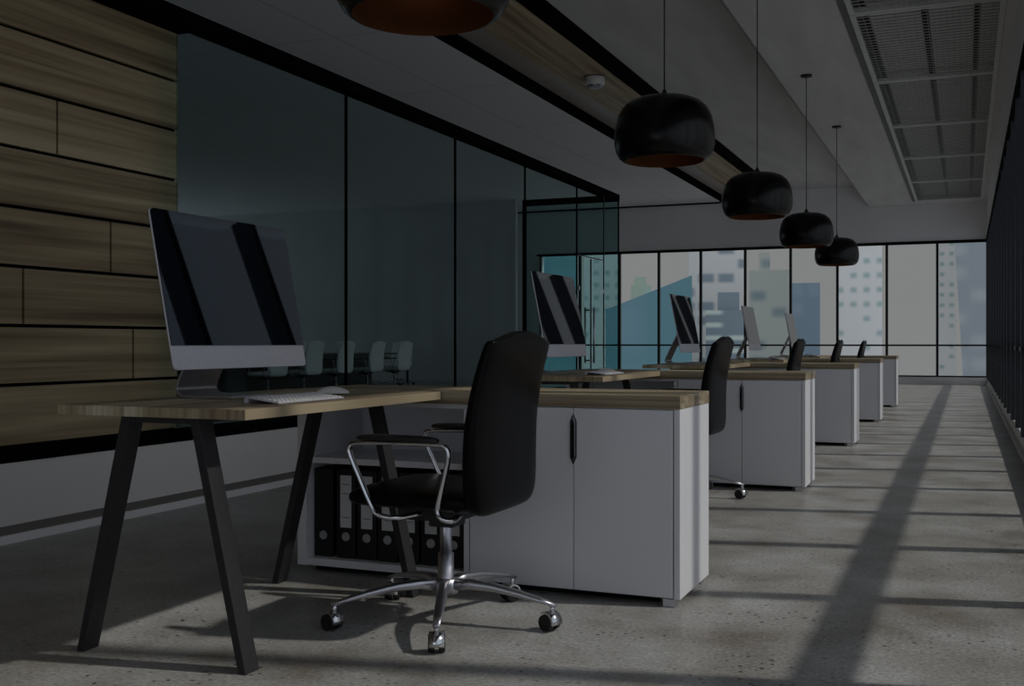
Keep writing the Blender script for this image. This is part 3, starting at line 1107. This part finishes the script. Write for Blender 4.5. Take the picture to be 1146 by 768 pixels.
# ------------------------------------------------------------------ binders in the open bay of the nearest cabinet
def binder():
    t = thing('ring_binder', '', 'binder', (0, 0, 0), 0, 'black ring binders in the open cabinet bay')
    w, d, h = 0.088, 0.285, 0.362
    obj('cover', B((-w / 2, w / 2, 0, d, 0, h)), M_['binder'], t, bevel=0.003)
    lb = obj('spine_label', B((-0.026, 0.026, -0.0008, 0.0005, 0.125, 0.338)), M_['paper'], t)
    obj('label_rule', B(*[(-0.017, 0.017, -0.0011, -0.0006, z, z + 0.0025) for z in (0.165, 0.262, 0.30)]), M_['ink'], lb)
    bm = bmesh.new()
    k = 20
    lo = [[(r * math.cos(2 * PI * j / k), y, 0.088 + r * math.sin(2 * PI * j / k)) for j in range(k)] for r, y in ((0.018, 0.0), (0.018, -0.003), (0.013, -0.0035), (0.010, -0.0015))]
    loft(bm, lo, True, False)
    obj('finger_ring', bm, M_['ring'], t)
    return t


BX = [-2.441, -2.334, -2.236, -2.140, -2.043, -1.945, -1.846]
b0 = binder()
blab = ['black binder leftmost in the open bay, without a label, behind the black desk leg', 'black binder second from the left in the bay, its whole label in view',
        'black binder third from the left, label partly behind the chair arm', 'black binder fourth from the left, label cut by the chair seat',
        'black binder fifth from the left, hidden mostly by desk leg and seat', 'black binder left of the chair column, only its lower spine in view',
        'black binder rightmost in the bay, touching the white door side']
for i, x in enumerate(BX):
    loc = (x, CY + 0.055, 0.0585)
    if i == 0:
        b0.location = loc
        b0['label'] = blab[0]
    else:
        r_ = dup(b0, loc, 0, blab[i])
# the leftmost binder carries no spine label
for ch in [c for c in b0.children if c.name.startswith('spine_label')]:
    for g in list(ch.children):
        bpy.data.objects.remove(g)
    bpy.data.objects.remove(ch)

# ------------------------------------------------------------------ meeting room behind the glass
t = thing('meeting_table', 'long dark meeting table behind the teal glass, white chairs around it', 'table', (-11.4, 13.2, 0))
obj('tabletop', B((-0.62, 0.62, 0, 6.9, 0.705, 0.735)), M_['dark_table'], t, bevel=0.003)
for y0 in (0.6, 4.3):
    obj('pedestal', B((-0.25, 0.25, y0, y0 + 1.4, 0, 0.705)), M_['dark_table'], t)
obj('modesty_panel', B((0.26, 0.28, 0.3, 5.9, 0.02, 0.705)), M_['dark_table'], t)
for x in (-0.60, 0.58):
    for y in (0.02, 6.84):
        obj('leg', B((x - 0.02, x + 0.02, y, y + 0.04, 0, 0.705)), M_['black_metal'], t)
wc = office_chair('', M_['white_leather'], 'white swivel chairs around the meeting table')
spots = [(-10.60, 14.82, 0, 'white meeting chair mostly hidden by the nearest monitor, its seat below the screen'),
         (-10.60, 15.87, 0, 'white meeting chair on the near table side, just right of the nearest monitor'),
         (-10.60, 16.90, 0, 'white meeting chair on the near table side, crossed by the first black glass joint'),
         (-10.60, 18.02, 0, 'white meeting chair on the near table side, second from the table end'),
         (-10.60, 19.10, 0, 'white meeting chair on the near table side, closest to the table end'),
         (-11.72, 21.25, PI / 2, 'white meeting chair at the head of the dark table facing the camera'),
         (-12.30, 18.85, PI, 'white meeting chair across the dark table, a sliver left of the second near chair'),
         (-12.30, 20.35, PI, 'white meeting chair across the dark table, a sliver behind the joint in the glass')]
for i, (x, y, rz, lab) in enumerate(spots):
    if i == 0:
        wc.location = (x, y, 0)
        wc['label'] = lab
    else:
        dup(wc, (x, y, 0), rz, lab)

# ------------------------------------------------------------------ the city beyond the windows
F = {}  # distance haze is painted into these facade colours, pale and low in contrast
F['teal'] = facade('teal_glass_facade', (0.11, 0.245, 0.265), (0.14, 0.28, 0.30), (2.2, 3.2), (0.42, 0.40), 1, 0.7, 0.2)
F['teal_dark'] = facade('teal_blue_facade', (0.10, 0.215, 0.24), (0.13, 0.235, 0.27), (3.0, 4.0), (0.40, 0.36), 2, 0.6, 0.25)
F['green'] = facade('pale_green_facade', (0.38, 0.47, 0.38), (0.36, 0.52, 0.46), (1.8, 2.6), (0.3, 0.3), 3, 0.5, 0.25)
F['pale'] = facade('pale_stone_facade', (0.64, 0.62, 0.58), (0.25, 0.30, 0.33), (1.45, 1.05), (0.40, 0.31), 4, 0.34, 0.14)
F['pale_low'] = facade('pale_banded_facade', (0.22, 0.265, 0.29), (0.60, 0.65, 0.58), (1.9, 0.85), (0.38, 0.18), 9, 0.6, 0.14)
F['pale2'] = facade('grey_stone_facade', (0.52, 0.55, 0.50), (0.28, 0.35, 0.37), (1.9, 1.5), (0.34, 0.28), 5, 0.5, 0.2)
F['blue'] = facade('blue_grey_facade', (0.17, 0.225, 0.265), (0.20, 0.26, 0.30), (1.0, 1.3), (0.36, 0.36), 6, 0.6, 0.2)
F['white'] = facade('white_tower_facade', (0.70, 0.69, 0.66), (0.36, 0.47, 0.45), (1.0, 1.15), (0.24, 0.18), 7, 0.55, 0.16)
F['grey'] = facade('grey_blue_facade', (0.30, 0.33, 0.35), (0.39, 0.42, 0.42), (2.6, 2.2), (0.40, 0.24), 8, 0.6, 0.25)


def tower(name, label, x0, x1, y, depth, ztop, m, lean=0.0, zb=-40.0, topcut=None, extra=None):
    """a block with one face square to the room; x0 and x1 are the ends of that face"""
    cx = (x0 + x1) / 2
    rot = math.atan2(-cx, y)
    hw = (x1 - x0) / 2 * math.cos(rot)
    t = thing(name, label, 'building', (cx, y, 0), rot, 'buildings of the city skyline')
    bm = bmesh.new()
    zt = topcut or (ztop, ztop)
    prism(bm, [(-hw, zb), (hw, zb), (hw, zt[1]), (-hw + lean, zt[0])], 'Y', 0, depth)
    obj('tower_block', bm, m, t)
    if extra:
        obj('roof_block', B(*extra), m, t)
    return t


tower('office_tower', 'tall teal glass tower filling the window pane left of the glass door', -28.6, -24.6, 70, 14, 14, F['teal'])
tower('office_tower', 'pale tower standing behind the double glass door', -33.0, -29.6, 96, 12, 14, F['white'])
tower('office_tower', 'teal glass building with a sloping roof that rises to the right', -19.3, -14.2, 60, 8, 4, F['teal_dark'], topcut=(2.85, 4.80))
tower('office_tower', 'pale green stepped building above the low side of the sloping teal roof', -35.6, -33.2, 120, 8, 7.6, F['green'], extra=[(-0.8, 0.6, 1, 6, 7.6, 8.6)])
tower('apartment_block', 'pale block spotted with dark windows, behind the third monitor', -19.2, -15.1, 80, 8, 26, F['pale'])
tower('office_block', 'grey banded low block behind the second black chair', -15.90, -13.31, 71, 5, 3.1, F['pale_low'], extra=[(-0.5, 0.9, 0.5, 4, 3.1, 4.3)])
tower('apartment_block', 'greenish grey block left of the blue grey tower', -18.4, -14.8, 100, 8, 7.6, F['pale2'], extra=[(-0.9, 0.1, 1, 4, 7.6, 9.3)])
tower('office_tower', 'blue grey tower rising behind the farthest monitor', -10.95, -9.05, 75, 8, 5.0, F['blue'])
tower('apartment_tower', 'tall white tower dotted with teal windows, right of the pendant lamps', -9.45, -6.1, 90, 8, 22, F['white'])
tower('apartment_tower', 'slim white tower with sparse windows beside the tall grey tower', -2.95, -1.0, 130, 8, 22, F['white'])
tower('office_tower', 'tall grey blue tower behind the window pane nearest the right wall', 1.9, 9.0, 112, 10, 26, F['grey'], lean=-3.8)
